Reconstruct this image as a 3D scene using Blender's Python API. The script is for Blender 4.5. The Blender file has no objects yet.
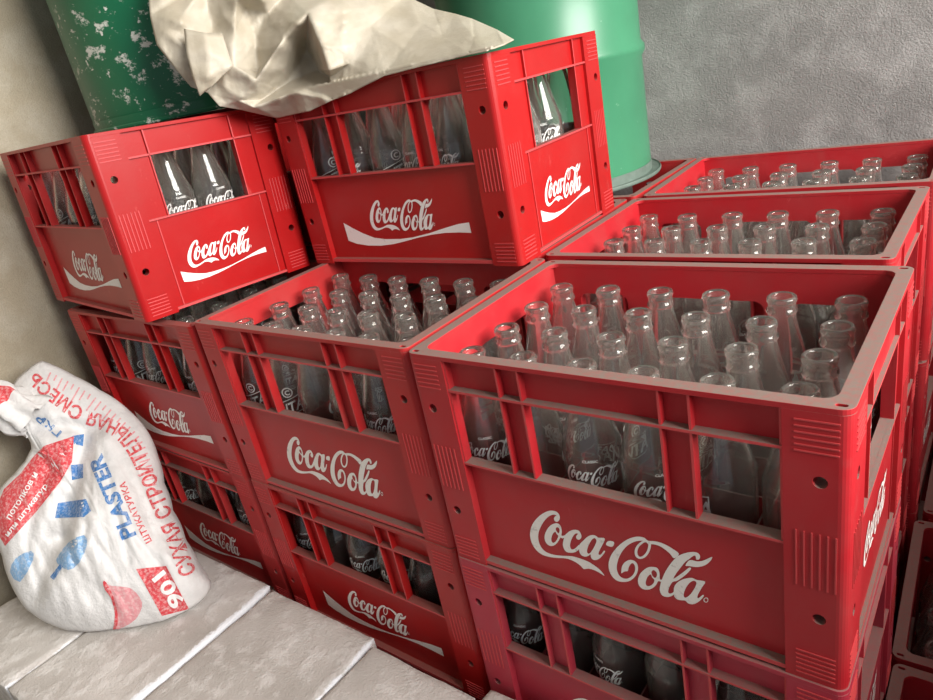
import bpy, bmesh, math, random
from mathutils import Vector, Matrix, noise
from mathutils.geometry import tessellate_polygon

C = bpy.context.scene.collection
SC = bpy.context.scene
rnd = random.Random(7)
sin, cos, pi = math.sin, math.cos, math.pi

# ---------------------------------------------------------------- sizes
L, D, H = 0.415, 0.2963, 0.266          # bottle crate: length, depth, height
PITCH = 0.0643                         # one bottle cell
Z0 = 3 * H                             # rim height of the main stacks
WALLX, WALLY = -0.985, 0.975           # faces of the two walls

# ---------------------------------------------------------------- camera
F = 690.45
CAM = Vector((0.48744, -0.45967, 0.26558 + Z0))
RIGHT = Vector((0.78574806, 0.58884783, -0.18936268))
DOWN = Vector((0.09408466, -0.4163576, -0.90431987))
FWD = Vector((-0.61134938, 0.69275146, -0.38255372))

def ray_dir(u, v):
    return RIGHT * ((u - 466.5) / F) + DOWN * ((v - 350.0) / F) + FWD

def at_dist(u, v, d):
    """point on the sight line through a pixel, d metres away on the level"""
    r = ray_dir(u, v)
    return CAM + r * (d / math.hypot(r.x, r.y))

def on_plane(u, v, p0, n):
    r = ray_dir(u, v)
    return CAM + r * ((p0 - CAM).dot(n) / r.dot(n))

# ---------------------------------------------------------------- materials
def newmat(name):
    m = bpy.data.materials.new(name); m.use_nodes = True
    nt = m.node_tree
    b = nt.nodes['Principled BSDF']
    return m, nt, b

def N(nt, t, **kw):
    n = nt.nodes.new(t)
    for k, v in kw.items():
        if k in n.inputs: n.inputs[k].default_value = v
        else: setattr(n, k, v)
    return n

def noise_fac(nt, scale, lo, hi, detail=6, rough=0.6, vec=None, lacun=2.0):
    t = N(nt, 'ShaderNodeTexNoise', Scale=scale, Detail=detail, Roughness=rough)
    if vec is not None: nt.links.new(vec, t.inputs['Vector'])
    r = N(nt, 'ShaderNodeMapRange'); r.inputs['From Min'].default_value = lo; r.inputs['From Max'].default_value = hi
    nt.links.new(t.outputs['Fac'], r.inputs['Value'])
    return r.outputs['Result']

def mix(nt, fac, a, b):
    m = N(nt, 'ShaderNodeMix', data_type='RGBA')
    for s, v in ((0, fac), (6, a), (7, b)):
        if hasattr(v, 'is_linked') or isinstance(v, bpy.types.NodeSocket): nt.links.new(v, m.inputs[s])
        elif s == 0: m.inputs[0].default_value = v
        else: m.inputs[s].default_value = (*v, 1)
    return m.outputs[2]

def math_n(nt, op, a, b=None):
    m = N(nt, 'ShaderNodeMath', operation=op)
    for i, v in enumerate((a, b)):
        if v is None: continue
        if isinstance(v, bpy.types.NodeSocket): nt.links.new(v, m.inputs[i])
        else: m.inputs[i].default_value = v
    m.use_clamp = False
    return m.outputs[0]

def bump(nt, b, height, strength, dist=0.01):
    n = N(nt, 'ShaderNodeBump', Strength=strength, Distance=dist)
    nt.links.new(height, n.inputs['Height']); nt.links.new(n.outputs['Normal'], b.inputs['Normal'])

def srgb(r, g, b):
    f = lambda c: c / 12.92 if c <= 0.04045 else ((c + 0.055) / 1.055) ** 2.4
    return tuple(f(x / 255) for x in (r, g, b))

DUST = srgb(124, 108, 100)

def mat_red(name, col, haze, top, rough=0.38):
    """moulded red plastic; HAZE: even film of dust, TOP: how thick dust lies on upward faces"""
    m, nt, b = newmat(name)
    geo = N(nt, 'ShaderNodeNewGeometry')
    sep = N(nt, 'ShaderNodeSeparateXYZ'); nt.links.new(geo.outputs['Normal'], sep.inputs[0])
    up = N(nt, 'ShaderNodeMapRange'); up.inputs['From Min'].default_value = 0.35; up.inputs['From Max'].default_value = 0.9
    nt.links.new(sep.outputs['Z'], up.inputs['Value'])
    pos = geo.outputs['Position']
    speck = noise_fac(nt, 240, 0.35, 0.62, 3, vec=pos)
    patch = noise_fac(nt, 14, 0.42, 0.72, 5, vec=pos)
    blotch = noise_fac(nt, 38, 0.60, 0.72, 6, vec=pos)
    topd = math_n(nt, 'MULTIPLY', up.outputs['Result'], top)
    topd = math_n(nt, 'MULTIPLY', topd, math_n(nt, 'ADD', math_n(nt, 'MULTIPLY', speck, 0.22), 0.78))
    film = math_n(nt, 'ADD', haze * 0.55, math_n(nt, 'MULTIPLY', patch, haze))
    film = math_n(nt, 'ADD', film, math_n(nt, 'MULTIPLY', blotch, haze * 0.6))
    fac = math_n(nt, 'MAXIMUM', topd, film)
    shade = noise_fac(nt, 5, 0.3, 0.7, 3, vec=pos)
    base = mix(nt, shade, tuple(c * 0.86 for c in col), col)
    sm = N(nt, 'ShaderNodeMapping'); sm.inputs['Scale'].default_value = (1, 1, 0.35); sm.inputs['Rotation'].default_value = (0.3, 0.5, 0.2); nt.links.new(pos, sm.inputs['Vector'])
    scuff = math_n(nt, 'MULTIPLY', noise_fac(nt, 90, 0.62, 0.74, 8, 0.7, vec=sm.outputs[0]), noise_fac(nt, 9, 0.52, 0.62, 3, vec=pos))
    base = mix(nt, math_n(nt, 'MULTIPLY', scuff, 0.4), base, srgb(226, 130, 124))
    nt.links.new(mix(nt, fac, base, DUST), b.inputs['Base Color'])
    r = math_n(nt, 'ADD', math_n(nt, 'MULTIPLY', fac, 0.5), rough)
    nt.links.new(r, b.inputs['Roughness'])
    b.inputs['Specular IOR Level'].default_value = 0.4
    bump(nt, b, speck, 0.02, 0.002)
    return m

def mat_plain(name, col, rough=0.5, spec=0.5, var=0.0, scale=30, bumps=0.0, metallic=0.0):
    m, nt, b = newmat(name)
    b.inputs['Roughness'].default_value = rough
    b.inputs['Specular IOR Level'].default_value = spec
    b.inputs['Metallic'].default_value = metallic
    tc = N(nt, 'ShaderNodeTexCoord').outputs['Object']
    if var:
        f = noise_fac(nt, scale, 0.3, 0.7, 6, vec=tc)
        nt.links.new(mix(nt, f, tuple(c * (1 - var) for c in col), col), b.inputs['Base Color'])
    else:
        b.inputs['Base Color'].default_value = (*col, 1)
    if bumps: bump(nt, b, noise_fac(nt, scale * 4, 0.2, 0.8, 8, vec=tc), bumps, 0.004)
    return m

# red plastics, each crate's own shade and dustiness
RED = {
    'vivid': mat_red('red_plastic', srgb(172, 10, 14), 0.04, 0.5, 0.30),
    'clean': mat_red('red_plastic_wiped', srgb(174, 14, 17), 0.06, 0.6, 0.34),
    'dusty': mat_red('red_plastic_dusty', srgb(186, 16, 24), 0.14, 0.95, 0.42),
    'crimson': mat_red('red_plastic_crimson', srgb(184, 16, 32), 0.12, 1.0, 0.42),
    'deep': mat_red('red_plastic_deep', srgb(172, 16, 32), 0.10, 0.9, 0.45),
    'pink': mat_red('red_plastic_faded', srgb(188, 36, 62), 0.18, 0.8, 0.45),
}

def mat_print(name, col, wear):
    m, nt, b = newmat(name)
    geo = N(nt, 'ShaderNodeNewGeometry')
    f = noise_fac(nt, 160, 0.60, 0.75, 4, vec=geo.outputs['Position'])
    f = math_n(nt, 'MULTIPLY', f, wear)
    nt.links.new(mix(nt, f, col, DUST), b.inputs['Base Color'])
    b.inputs['Roughness'].default_value = 0.55
    return m
WHITE_DUSTY = mat_print('white_print_dusty', srgb(240, 234, 228), 0.45)
WORN_HIGHLIGHT = mat_print('worn_highlight_ridge', srgb(196, 66, 68), 0.5)  # paler red for worn ribs, with edge highlights painted into the colour
WHITE_CLEAN = mat_print('white_print', srgb(240, 234, 230), 0.3)
WHITE_BOTTLE = mat_print('bottle_print', srgb(228, 226, 222), 0.3)

def mat_glass():
    """clear soda glass under a thin film of dust"""
    m, nt, b = newmat('clear_bottle_glass')
    b.inputs['Base Color'].default_value = (0.985, 0.99, 0.98, 1)
    b.inputs['Roughness'].default_value = 0.02
    b.inputs['IOR'].default_value = 1.5
    b.inputs['Transmission Weight'].default_value = 1.0
    tc = N(nt, 'ShaderNodeTexCoord').outputs['Object']
    bump(nt, b, noise_fac(nt, 60, 0.3, 0.7, 2, vec=tc), 0.03, 0.002)
    d = N(nt, 'ShaderNodeBsdfDiffuse'); d.inputs['Color'].default_value = (*srgb(206, 200, 190), 1)
    t2 = N(nt, 'ShaderNodeBsdfTranslucent'); t2.inputs['Color'].default_value = (*srgb(206, 200, 190), 1)
    md = N(nt, 'ShaderNodeMixShader'); md.inputs[0].default_value = 0.5; nt.links.new(d.outputs[0], md.inputs[1]); nt.links.new(t2.outputs[0], md.inputs[2])
    m2 = N(nt, 'ShaderNodeMixShader')
    df = noise_fac(nt, 26, 0.35, 0.75, 5, vec=N(nt, 'ShaderNodeNewGeometry').outputs['Position'])
    nt.links.new(math_n(nt, 'ADD', math_n(nt, 'MULTIPLY', df, 0.07), 0.062), m2.inputs[0])
    nt.links.new(b.outputs[0], m2.inputs[1]); nt.links.new(md.outputs[0], m2.inputs[2])
    nt.links.new(m2.outputs[0], nt.nodes['Material Output'].inputs['Surface'])
    return m
GLASS = mat_glass()

def mat_wall(name, ca, cb, cc):
    m, nt, b = newmat(name)
    pos = N(nt, 'ShaderNodeNewGeometry').outputs['Position']
    big = noise_fac(nt, 3.2, 0.35, 0.68, 6, vec=pos)
    mid = noise_fac(nt, 16, 0.45, 0.7, 7, vec=pos)
    fine = noise_fac(nt, 380, 0.3, 0.7, 4, vec=pos)
    c = mix(nt, big, ca, cb)
    c = mix(nt, math_n(nt, 'MULTIPLY', mid, 0.6), c, cc)
    c = mix(nt, math_n(nt, 'MULTIPLY', fine, 0.22), c, tuple(x * 0.55 for x in ca))
    nt.links.new(c, b.inputs['Base Color'])
    b.inputs['Roughness'].default_value = 0.95
    b.inputs['Specular IOR Level'].default_value = 0.15
    h = math_n(nt, 'ADD', math_n(nt, 'MULTIPLY', fine, 0.5), math_n(nt, 'MULTIPLY', mid, 0.12))
    bump(nt, b, h, 0.5, 0.004)
    return m

def mat_block():
    m, nt, b = newmat('foam_concrete')
    tc = N(nt, 'ShaderNodeTexCoord').outputs['Object']
    big = noise_fac(nt, 7, 0.35, 0.7, 6, vec=tc)
    mid = noise_fac(nt, 30, 0.48, 0.62, 6, vec=tc)
    fine = noise_fac(nt, 300, 0.3, 0.7, 4, vec=tc)
    c = mix(nt, big, srgb(184, 178, 172), srgb(214, 209, 204))
    c = mix(nt, math_n(nt, 'MULTIPLY', mid, 0.5), c, srgb(232, 229, 226))
    # a chipped, freshly broken arris along one long edge
    sp = N(nt, 'ShaderNodeSeparateXYZ'); nt.links.new(N(nt, 'ShaderNodeTexCoord').outputs['Generated'], sp.inputs[0])
    rag = noise_fac(nt, 26, 0.2, 0.8, 7, 0.7, vec=tc)
    ox = N(nt, 'ShaderNodeObjectInfo').outputs['Color']
    sx = N(nt, 'ShaderNodeSeparateXYZ'); nt.links.new(ox, sx.inputs[0])
    e = math_n(nt, 'ADD', math_n(nt, 'SUBTRACT', sp.outputs['X'], sx.outputs['X']), math_n(nt, 'MULTIPLY', math_n(nt, 'SUBTRACT', rag, 0.5), 0.09))
    thr = N(nt, 'ShaderNodeMapRange'); thr.inputs['From Min'].default_value = 0.955; thr.inputs['From Max'].default_value = 0.97; nt.links.new(e, thr.inputs['Value'])
    c = mix(nt, thr.outputs['Result'], c, srgb(240, 242, 246))
    nt.links.new(c, b.inputs['Base Color'])
    b.inputs['Roughness'].default_value = 0.95; b.inputs['Specular IOR Level'].default_value = 0.2
    h = math_n(nt, 'ADD', math_n(nt, 'MULTIPLY', fine, 0.3), math_n(nt, 'MULTIPLY', mid, 0.5))
    bump(nt, b, h, 0.5, 0.005)
    return m

def mat_barrel(name, col, splash):
    m, nt, b = newmat(name)
    tc = N(nt, 'ShaderNodeTexCoord').outputs['Object']
    v = noise_fac(nt, 6, 0.3, 0.7, 5, vec=tc)
    c = mix(nt, v, tuple(x * 0.8 for x in col), col)
    if splash:
        mp = N(nt, 'ShaderNodeMapping'); mp.inputs['Scale'].default_value = (1, 1, 1.5); nt.links.new(tc, mp.inputs['Vector'])
        sp = noise_fac(nt, 24, 0.555, 0.59, 10, 0.75, vec=mp.outputs[0])
        zone = noise_fac(nt, 5, 0.36, 0.46, 3, vec=tc)
        dots = noise_fac(nt, 60, 0.67, 0.70, 4, vec=tc)
        f = math_n(nt, 'MAXIMUM', math_n(nt, 'MULTIPLY', sp, zone), dots)
        c = mix(nt, f, c, srgb(214, 216, 206))
    else:
        c = mix(nt, noise_fac(nt, 55, 0.70, 0.75, 5, vec=tc), c, srgb(150, 190, 165))
    nt.links.new(c, b.inputs['Base Color'])
    b.inputs['Roughness'].default_value = 0.34
    return m

def mat_sheet():
    m, nt, b = newmat('cream_plastic_sheet')
    tc = N(nt, 'ShaderNodeTexCoord').outputs['Object']
    f = noise_fac(nt, 18, 0.35, 0.7, 6, vec=tc)
    nt.links.new(mix(nt, f, srgb(192, 182, 162), srgb(212, 204, 188)), b.inputs['Base Color'])
    b.inputs['Roughness'].default_value = 0.42
    b.inputs['Subsurface Weight'].default_value = 0.0
    tr = N(nt, 'ShaderNodeBsdfTranslucent'); tr.inputs['Color'].default_value = (*srgb(224, 214, 190), 1)
    ms = N(nt, 'ShaderNodeMixShader'); ms.inputs[0].default_value = 0.22
    nt.links.new(b.outputs[0], ms.inputs[1]); nt.links.new(tr.outputs[0], ms.inputs[2])
    nt.links.new(ms.outputs[0], nt.nodes['Material Output'].inputs['Surface'])
    wr = noise_fac(nt, 45, 0.3, 0.7, 8, 0.7, vec=tc)
    bump(nt, b, wr, 0.22, 0.005)
    return m

def mat_sack(name, col, weave=True):
    m, nt, b = newmat(name)
    tc = N(nt, 'ShaderNodeTexCoord').outputs['Object']
    f = noise_fac(nt, 40, 0.35, 0.7, 6, vec=tc)
    nt.links.new(mix(nt, f, tuple(c * 0.86 for c in col), col), b.inputs['Base Color'])
    b.inputs['Roughness'].default_value = 0.6
    wr = noise_fac(nt, 120, 0.3, 0.7, 6, 0.65, vec=tc)
    bump(nt, b, wr, 0.35, 0.003)
    return m

def mat_sackprint(name, col):
    m, nt, b = newmat(name)
    tc = N(nt, 'ShaderNodeTexCoord').outputs['Object']
    f = noise_fac(nt, 220, 0.45, 0.75, 5, vec=tc)
    nt.links.new(mix(nt, math_n(nt, 'MULTIPLY', f, 0.55), col, srgb(230, 228, 224)), b.inputs['Base Color'])
    b.inputs['Roughness'].default_value = 0.65
    return m

# ---------------------------------------------------------------- mesh helpers
def link_mesh(name, bm, mat, parent=None, smooth=False, recalc=True):
    if recalc: bmesh.ops.recalc_face_normals(bm, faces=bm.faces)
    me = bpy.data.meshes.new(name); bm.to_mesh(me); bm.free()
    if smooth:
        for p in me.polygons: p.use_smooth = True
    if mat: me.materials.append(mat)
    o = bpy.data.objects.new(name, me); C.objects.link(o)
    if parent: o.parent = parent
    return o

def tag(o, label, cat, group=None, kind=None):
    o['label'] = label
    if cat: o['category'] = cat
    if group: o['group'] = group
    if kind: o['kind'] = kind
    return o

def empty(name, mat4=None):
    o = bpy.data.objects.new(name, None); C.objects.link(o)
    o.empty_display_size = 0.05
    if mat4 is not None: o.matrix_world = mat4
    return o

def box(bm, x0, x1, y0, y1, z0, z1):
    v = [bm.verts.new((x, y, z)) for z in (z0, z1) for x, y in ((x0, y0), (x1, y0), (x1, y1), (x0, y1))]
    for f in ((3, 2, 1, 0), (4, 5, 6, 7), (0, 1, 5, 4), (1, 2, 6, 5), (2, 3, 7, 6), (3, 0, 4, 7)):
        bm.faces.new([v[i] for i in f])

def prism(bm, pts, z0, z1):
    a = [bm.verts.new((x, y, z0)) for x, y in pts]; b = [bm.verts.new((x, y, z1)) for x, y in pts]
    n = len(pts)
    bm.faces.new(a[::-1]); bm.faces.new(b)
    for i in range(n): bm.faces.new((a[i], a[(i + 1) % n], b[(i + 1) % n], b[i]))

def arc(cx, cy, r, a0, a1, n):
    return [(cx + r * cos(a0 + (a1 - a0) * i / n), cy + r * sin(a0 + (a1 - a0) * i / n)) for i in range(n + 1)]

def rrect(x0, x1, y0, y1, r, n=6):
    return arc(x1 - r, y1 - r, r, 0, pi / 2, n) + arc(x0 + r, y1 - r, r, pi / 2, pi, n) + arc(x0 + r, y0 + r, r, pi, 1.5 * pi, n) + arc(x1 - r, y0 + r, r, 1.5 * pi, 2 * pi, n)

def lathe(bm, prof, n=32, cx=0, cy=0, close=False):
    rings = []
    for r, z in prof:
        if r < 1e-6: rings.append([bm.verts.new((cx, cy, z))])
        else: rings.append([bm.verts.new((cx + r * cos(2 * pi * i / n), cy + r * sin(2 * pi * i / n), z)) for i in range(n)])
    for a, b in zip(rings, rings[1:] + ([rings[0]] if close else [])):
        for i in range(n):
            j = (i + 1) % n
            if len(a) == 1 and len(b) == 1: continue
            if len(a) == 1: bm.faces.new((a[0], b[j], b[i]))
            elif len(b) == 1: bm.faces.new((a[i], a[j], b[0]))
            else: bm.faces.new((a[i], a[j], b[j], b[i]))

def cyl(bm, p, axis, r, l, n=16):
    """closed cylinder from p along axis"""
    a = Vector(axis).normalized(); u = a.orthogonal().normalized(); w = a.cross(u); p = Vector(p)
    r0 = [bm.verts.new(p + (u * cos(2 * pi * i / n) + w * sin(2 * pi * i / n)) * r) for i in range(n)]
    r1 = [bm.verts.new(v.co + a * l) for v in r0]
    bm.faces.new(r0[::-1]); bm.faces.new(r1)
    for i in range(n): bm.faces.new((r0[i], r0[(i + 1) % n], r1[(i + 1) % n], r1[i]))

def cut(bm, cutter, bevel=0.0):
    """BM minus CUTTER, returns a new bmesh"""
    for b in (bm, cutter): bmesh.ops.recalc_face_normals(b, faces=b.faces)
    ma, mb = bpy.data.meshes.new('a'), bpy.data.meshes.new('b')
    bm.to_mesh(ma); cutter.to_mesh(mb); bm.free(); cutter.free()
    oa, ob = bpy.data.objects.new('a', ma), bpy.data.objects.new('b', mb)
    C.objects.link(oa); C.objects.link(ob)
    md = oa.modifiers.new('cut', 'BOOLEAN'); md.operation = 'DIFFERENCE'; md.object = ob; md.solver = 'EXACT'
    if bevel:
        bv = oa.modifiers.new('bevel', 'BEVEL'); bv.width = bevel; bv.segments = 2; bv.limit_method = 'ANGLE'
    bpy.context.view_layer.update()
    me = bpy.data.meshes.new_from_object(oa.evaluated_get(bpy.context.evaluated_depsgraph_get()))
    out = bmesh.new(); out.from_mesh(me)
    bpy.data.objects.remove(oa); bpy.data.objects.remove(ob)
    for m in (ma, mb, me): bpy.data.meshes.remove(m)
    return out

def append(bm, other):
    me = bpy.data.meshes.new('t'); other.to_mesh(me); other.free(); bm.from_mesh(me); bpy.data.meshes.remove(me)

def smooth_loop(pts, n=3):
    out = []; k = len(pts)
    for i in range(k):
        p0, p1, p2, p3 = (Vector(pts[(i + j - 1) % k]) for j in range(4))
        # keep sharp tips sharp
        for s in range(n):
            t = s / n
            out.append(0.5 * ((2 * p1) + (p2 - p0) * t + (2 * p0 - 5 * p1 + 4 * p2 - p3) * t * t + (3 * p1 - p0 - 3 * p2 + p3) * t ** 3))
    return out

def flat_shape(loops, smooth=3):
    """filled 2-D shape (first loop outside, others holes) -> (verts, faces)"""
    cu = bpy.data.curves.new('s', 'CURVE'); cu.dimensions = '2D'; cu.fill_mode = 'BOTH'
    for lp in loops:
        pts = smooth_loop(lp, smooth) if smooth > 1 else [Vector(p) for p in lp]
        sp = cu.splines.new('POLY'); sp.points.add(len(pts) - 1); sp.use_cyclic_u = True
        for q, p in zip(sp.points, pts): q.co = (p.x, p.y, 0, 1)
    return curve_to_flat(cu)

def curve_to_flat(cu):
    o = bpy.data.objects.new('s', cu); C.objects.link(o)
    bpy.context.view_layer.update()
    me = bpy.data.meshes.new_from_object(o.evaluated_get(bpy.context.evaluated_depsgraph_get()))
    vs = [(v.co.x, v.co.y) for v in me.vertices]; fs = [tuple(p.vertices) for p in me.polygons]
    bpy.data.objects.remove(o); bpy.data.curves.remove(cu); bpy.data.meshes.remove(me)
    return vs, fs

def text_shape(body, size=1.0, bold=0.0, align='LEFT', shear=0.0, spacing=1.0):
    cu = bpy.data.curves.new('t', 'FONT'); cu.body = body; cu.size = size; cu.offset = bold
    cu.align_x = align; cu.shear = shear; cu.space_character = spacing; cu.resolution_u = 3
    return curve_to_flat(cu)

def add_shape(bm, shape, fn, maxlen=None):
    """put a flat shape into BM, every point moved by FN(x, y) -> Vector"""
    t = bmesh.new()
    vs = [t.verts.new((x, y, 0)) for x, y in shape[0]]
    for f in shape[1]:
        try: t.faces.new([vs[i] for i in f])
        except ValueError: pass
    if maxlen:
        bmesh.ops.triangulate(t, faces=t.faces)
        for _ in range(4):
            es = [e for e in t.edges if e.calc_length() > maxlen]
            if not es: break
            bmesh.ops.subdivide_edges(t, edges=es, cuts=1)
            bmesh.ops.triangulate(t, faces=t.faces)
    for v in t.verts: v.co = fn(v.co.x, v.co.y)
    append(bm, t)

# the script wordmark, traced as letters in thousandths of its width
WORDMARK = """-284,133 -284,154 -293,168 -311,172 -340,165 -375,143 -412,110 -448,68 -477,22 -496,-30 -500,-70 -494,-107 -477,-137 -451,-155 -420,-160 -379,-155 -335,-144 -291,-131 -257,-130 -224,-138 -202,-151 -187,-165 -159,-152 -126,-149 -94,-156 -68,-165 -85,-138 -115,-118 -146,-105 -178,-100 -211,-99 -246,-101 -281,-111 -325,-124 -368,-132 -404,-131 -430,-117 -445,-87 -447,-49 -437,-7 -419,32 -394,74 -367,109 -342,133 -319,146 -305,146 -303,143 -312,137 -321,121 -320,107 -309,103 -295,112
-318,91 -347,71 -376,35 -399,-10 -405,-43 -399,-66 -384,-76 -362,-72 -338,-53 -315,-21 -301,4 -291,2 -277,10 -270,29 -281,22 -292,21 -286,45 -285,74 -292,90 -304,95|-309,68 -299,64 -299,49 -307,30 -315,35 -321,47 -319,60|-327,33 -321,20 -313,12 -320,-7 -334,-31 -351,-47 -361,-43 -361,-25 -352,1 -340,21
-196,-36 -220,-63 -249,-79 -277,-83 -290,-69 -293,-39 -284,-7 -277,10 -267,33 -253,49 -234,68 -208,84 -184,88 -173,77 -169,57 -174,41 -187,27 -199,27 -203,38 -197,53 -188,64 -198,64 -213,50 -230,21 -244,-13 -249,-40 -243,-53 -229,-48 -211,-30 -192,-7
-196,-29 -197,-52 -192,-69 -182,-76 -165,-75 -147,-64 -132,-49 -132,-62 -128,-76 -113,-79 -92,-67 -70,-43 -44,-2 -50,3 -64,-19 -75,-31 -83,-33 -82,-21 -70,7 -34,82 -64,80 -73,78 -82,85 -98,86 -118,77 -140,57 -163,29 -184,3 -194,-15|-91,68 -85,60 -87,45 -101,14 -118,-17 -134,-41 -145,-48 -150,-39 -145,-15 -130,19 -112,50 -99,65
-17,75 15,79 1,45 -33,46
182,143 184,159 158,159 128,147 92,122 54,84 19,39 -12,-12 -31,-63 -36,-106 -30,-137 -15,-161 8,-171 40,-164 70,-147 97,-118 118,-82 128,-46 127,-18 115,-4 95,-3 74,-16 54,-39 39,-70 32,-106 35,-109 52,-92 70,-82 78,-56 89,-34 100,-22 110,-27 113,-47 107,-74 94,-100 74,-124 52,-138 29,-138 16,-124 10,-97 14,-63 28,-18 48,25 73,65 99,95 128,119 156,134
211,143 207,107 191,67 169,36 144,20 125,25 120,50 129,85 151,119 176,142 196,147|194,133 196,119 187,85 167,51 149,35 138,38 135,59 145,90 164,117 181,133
181,158 199,148 225,155 256,158 287,153 317,141 346,121 320,86 302,106 278,124 254,135 229,136 207,131 191,131
207,-6 230,-4 239,-28 237,-70 246,-70 243,-84 228,-86 213,-117 191,-146 166,-164 139,-169 122,-153 120,-121 134,-79 158,-43 183,-17|212,-24 224,-34 224,-53 214,-71 202,-66 197,-48 201,-33|193,-57 198,-74 208,-86 201,-110 182,-133 165,-139 160,-126 166,-100 178,-73
231,-143 234,-117 246,-73 271,-9 304,54 338,104 377,137 413,156 437,157 445,141 439,122 426,117 425,129 421,138 409,128 393,108 373,84 346,38 321,-7 307,-40 329,-17 363,24 388,56 398,54 381,23 354,-13 324,-47 301,-63 282,-102 274,-133 279,-142 292,-135 309,-115 312,-126 294,-149 277,-164 257,-172 238,-168
372,63 395,103 428,107 452,118 476,138 500,158 493,136 474,108 450,86 420,71 390,66
303,-114 308,-88 323,-59 347,-32 372,-13 400,0 421,-4 460,1 443,-39 422,-89 417,-110 423,-112 443,-85 449,-88 432,-120 412,-146 390,-164 368,-166 356,-155 334,-162 312,-162 301,-142|405,-15 417,-18 416,-34 402,-70 381,-110 361,-134 352,-133 352,-114 365,-73 386,-34
468,-105 465,-117 457,-125 448,-124 445,-114 450,-102 458,-94 467,-95|465,-106 463,-100 458,-98 452,-105 450,-112 452,-119 457,-121 463,-114"""
LOGO = []
for _ln in WORDMARK.strip().split('\n'):
    LOGO.append(flat_shape([[tuple(int(a) / 1000 for a in q.split(',')) for q in lp.split()] for lp in _ln.split('|')]))
WAVE_LONG = [(-0.3283,.0651),(-.3114,.0564),(-.2897,.0469),(-.2676,.0397),(-.2444,.0372),(-.2145,.0372),(-.1881,.0394),(-.1556,.0451),(-.1239,.0524),(-.0994,.0575),(-.0795,.0595),(-.0789,.0445),(-.0997,.0455),(-.1257,.0452),(-.15,.0430),(-.1756,.0392),(-.206,.0334),(-.2303,.0293),(-.2581,.0268),(-.2858,.0272),(-.3098,.0303),(-.3271,.0355)]

def wordmark(bm, fn, maxlen=None):
    for i, s in enumerate(LOGO): add_shape(bm, s, lambda a, b: fn(a, b, i), maxlen)
# ---------------------------------------------------------------- bottle crate
CW, CD = 0.047, 0.050                  # width of a corner post on the long and the short side
HOLES = (0.071, 0.203)

def corner_bm():
    bm = bmesh.new()
    pts = [(CW, 0.0)] + [(0.009 - 0.009 * sin(t), 0.009 - 0.009 * cos(t)) for t in [pi / 2 * i / 6 for i in range(7)]] + [(0, CD), (0.0098, CD), (0.0098, 0.0098), (CW, 0.0098)]
    prism(bm, pts, 0.0, H - 0.0048)
    ct = bmesh.new()
    for z in HOLES:
        cyl(ct, (0.021, -0.01, z), (0, 1, 0), 0.0052, 0.03)
        cyl(ct, (-0.01, 0.022, z), (1, 0, 0), 0.0052, 0.03)
    box(ct, 0.005, 0.013, 0.0048, 0.0085, H - 0.02, H + 0.01)
    bm = cut(bm, ct, 0.0006)
    bm.faces.ensure_lookup_table(); nf = len(bm.faces)
    for k in range(6):                                     # fine raised grip ribs
        for zb in (0.006 + k * 0.0050, 0.2275 + k * 0.0052):
            box(bm, 0.0085, 0.0385, -0.0007, 0.001, zb, zb + 0.0012)
            box(bm, -0.0007, 0.001, 0.0105, 0.0405, zb, zb + 0.0012)
        xb = 0.0090 + k * 0.0056
        box(bm, xb, xb + 0.0012, -0.0007, 0.001, 0.102, 0.156)
        box(bm, -0.0007, 0.001, xb + 0.002, xb + 0.0032, 0.102, 0.156)
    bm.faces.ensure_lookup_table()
    for f in bm.faces[nf:]: f.material_index = 1  # worn, dusty ribs; the paler tone also paints in their edge highlight
    bmesh.ops.translate(bm, verts=bm.verts, vec=(-L / 2, -D / 2, 0))
    return bm

def mirrored(bm, sx, sy):
    bmesh.ops.scale(bm, verts=bm.verts, vec=(sx, sy, 1))
    if sx * sy < 0: bmesh.ops.reverse_faces(bm, faces=bm.faces)
    return bm

def window_cut(ct, x0, x1, z0, z1, r=0.011):
    pts = [(x0, z0), (x1, z0)] + arc(x1 - r, z1 - r, r, 0, pi / 2, 5) + arc(x0 + r, z1 - r, r, pi / 2, pi, 5)
    a = [ct.verts.new((x, -0.02, z)) for x, z in pts]; b = [ct.verts.new((x, 0.04, z)) for x, z in pts]
    n = len(pts); ct.faces.new(a); ct.faces.new(b[::-1])
    for i in range(n): ct.faces.new((a[i], b[i], b[(i + 1) % n], a[(i + 1) % n]))

def highlight_edges(bm, nf):
    """the narrow outer edges of the ribs get a paler red, a painted highlight"""
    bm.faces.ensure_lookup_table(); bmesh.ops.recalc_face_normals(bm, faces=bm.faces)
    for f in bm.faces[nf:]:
        if f.normal.y < -0.9: f.material_index = 1

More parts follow.
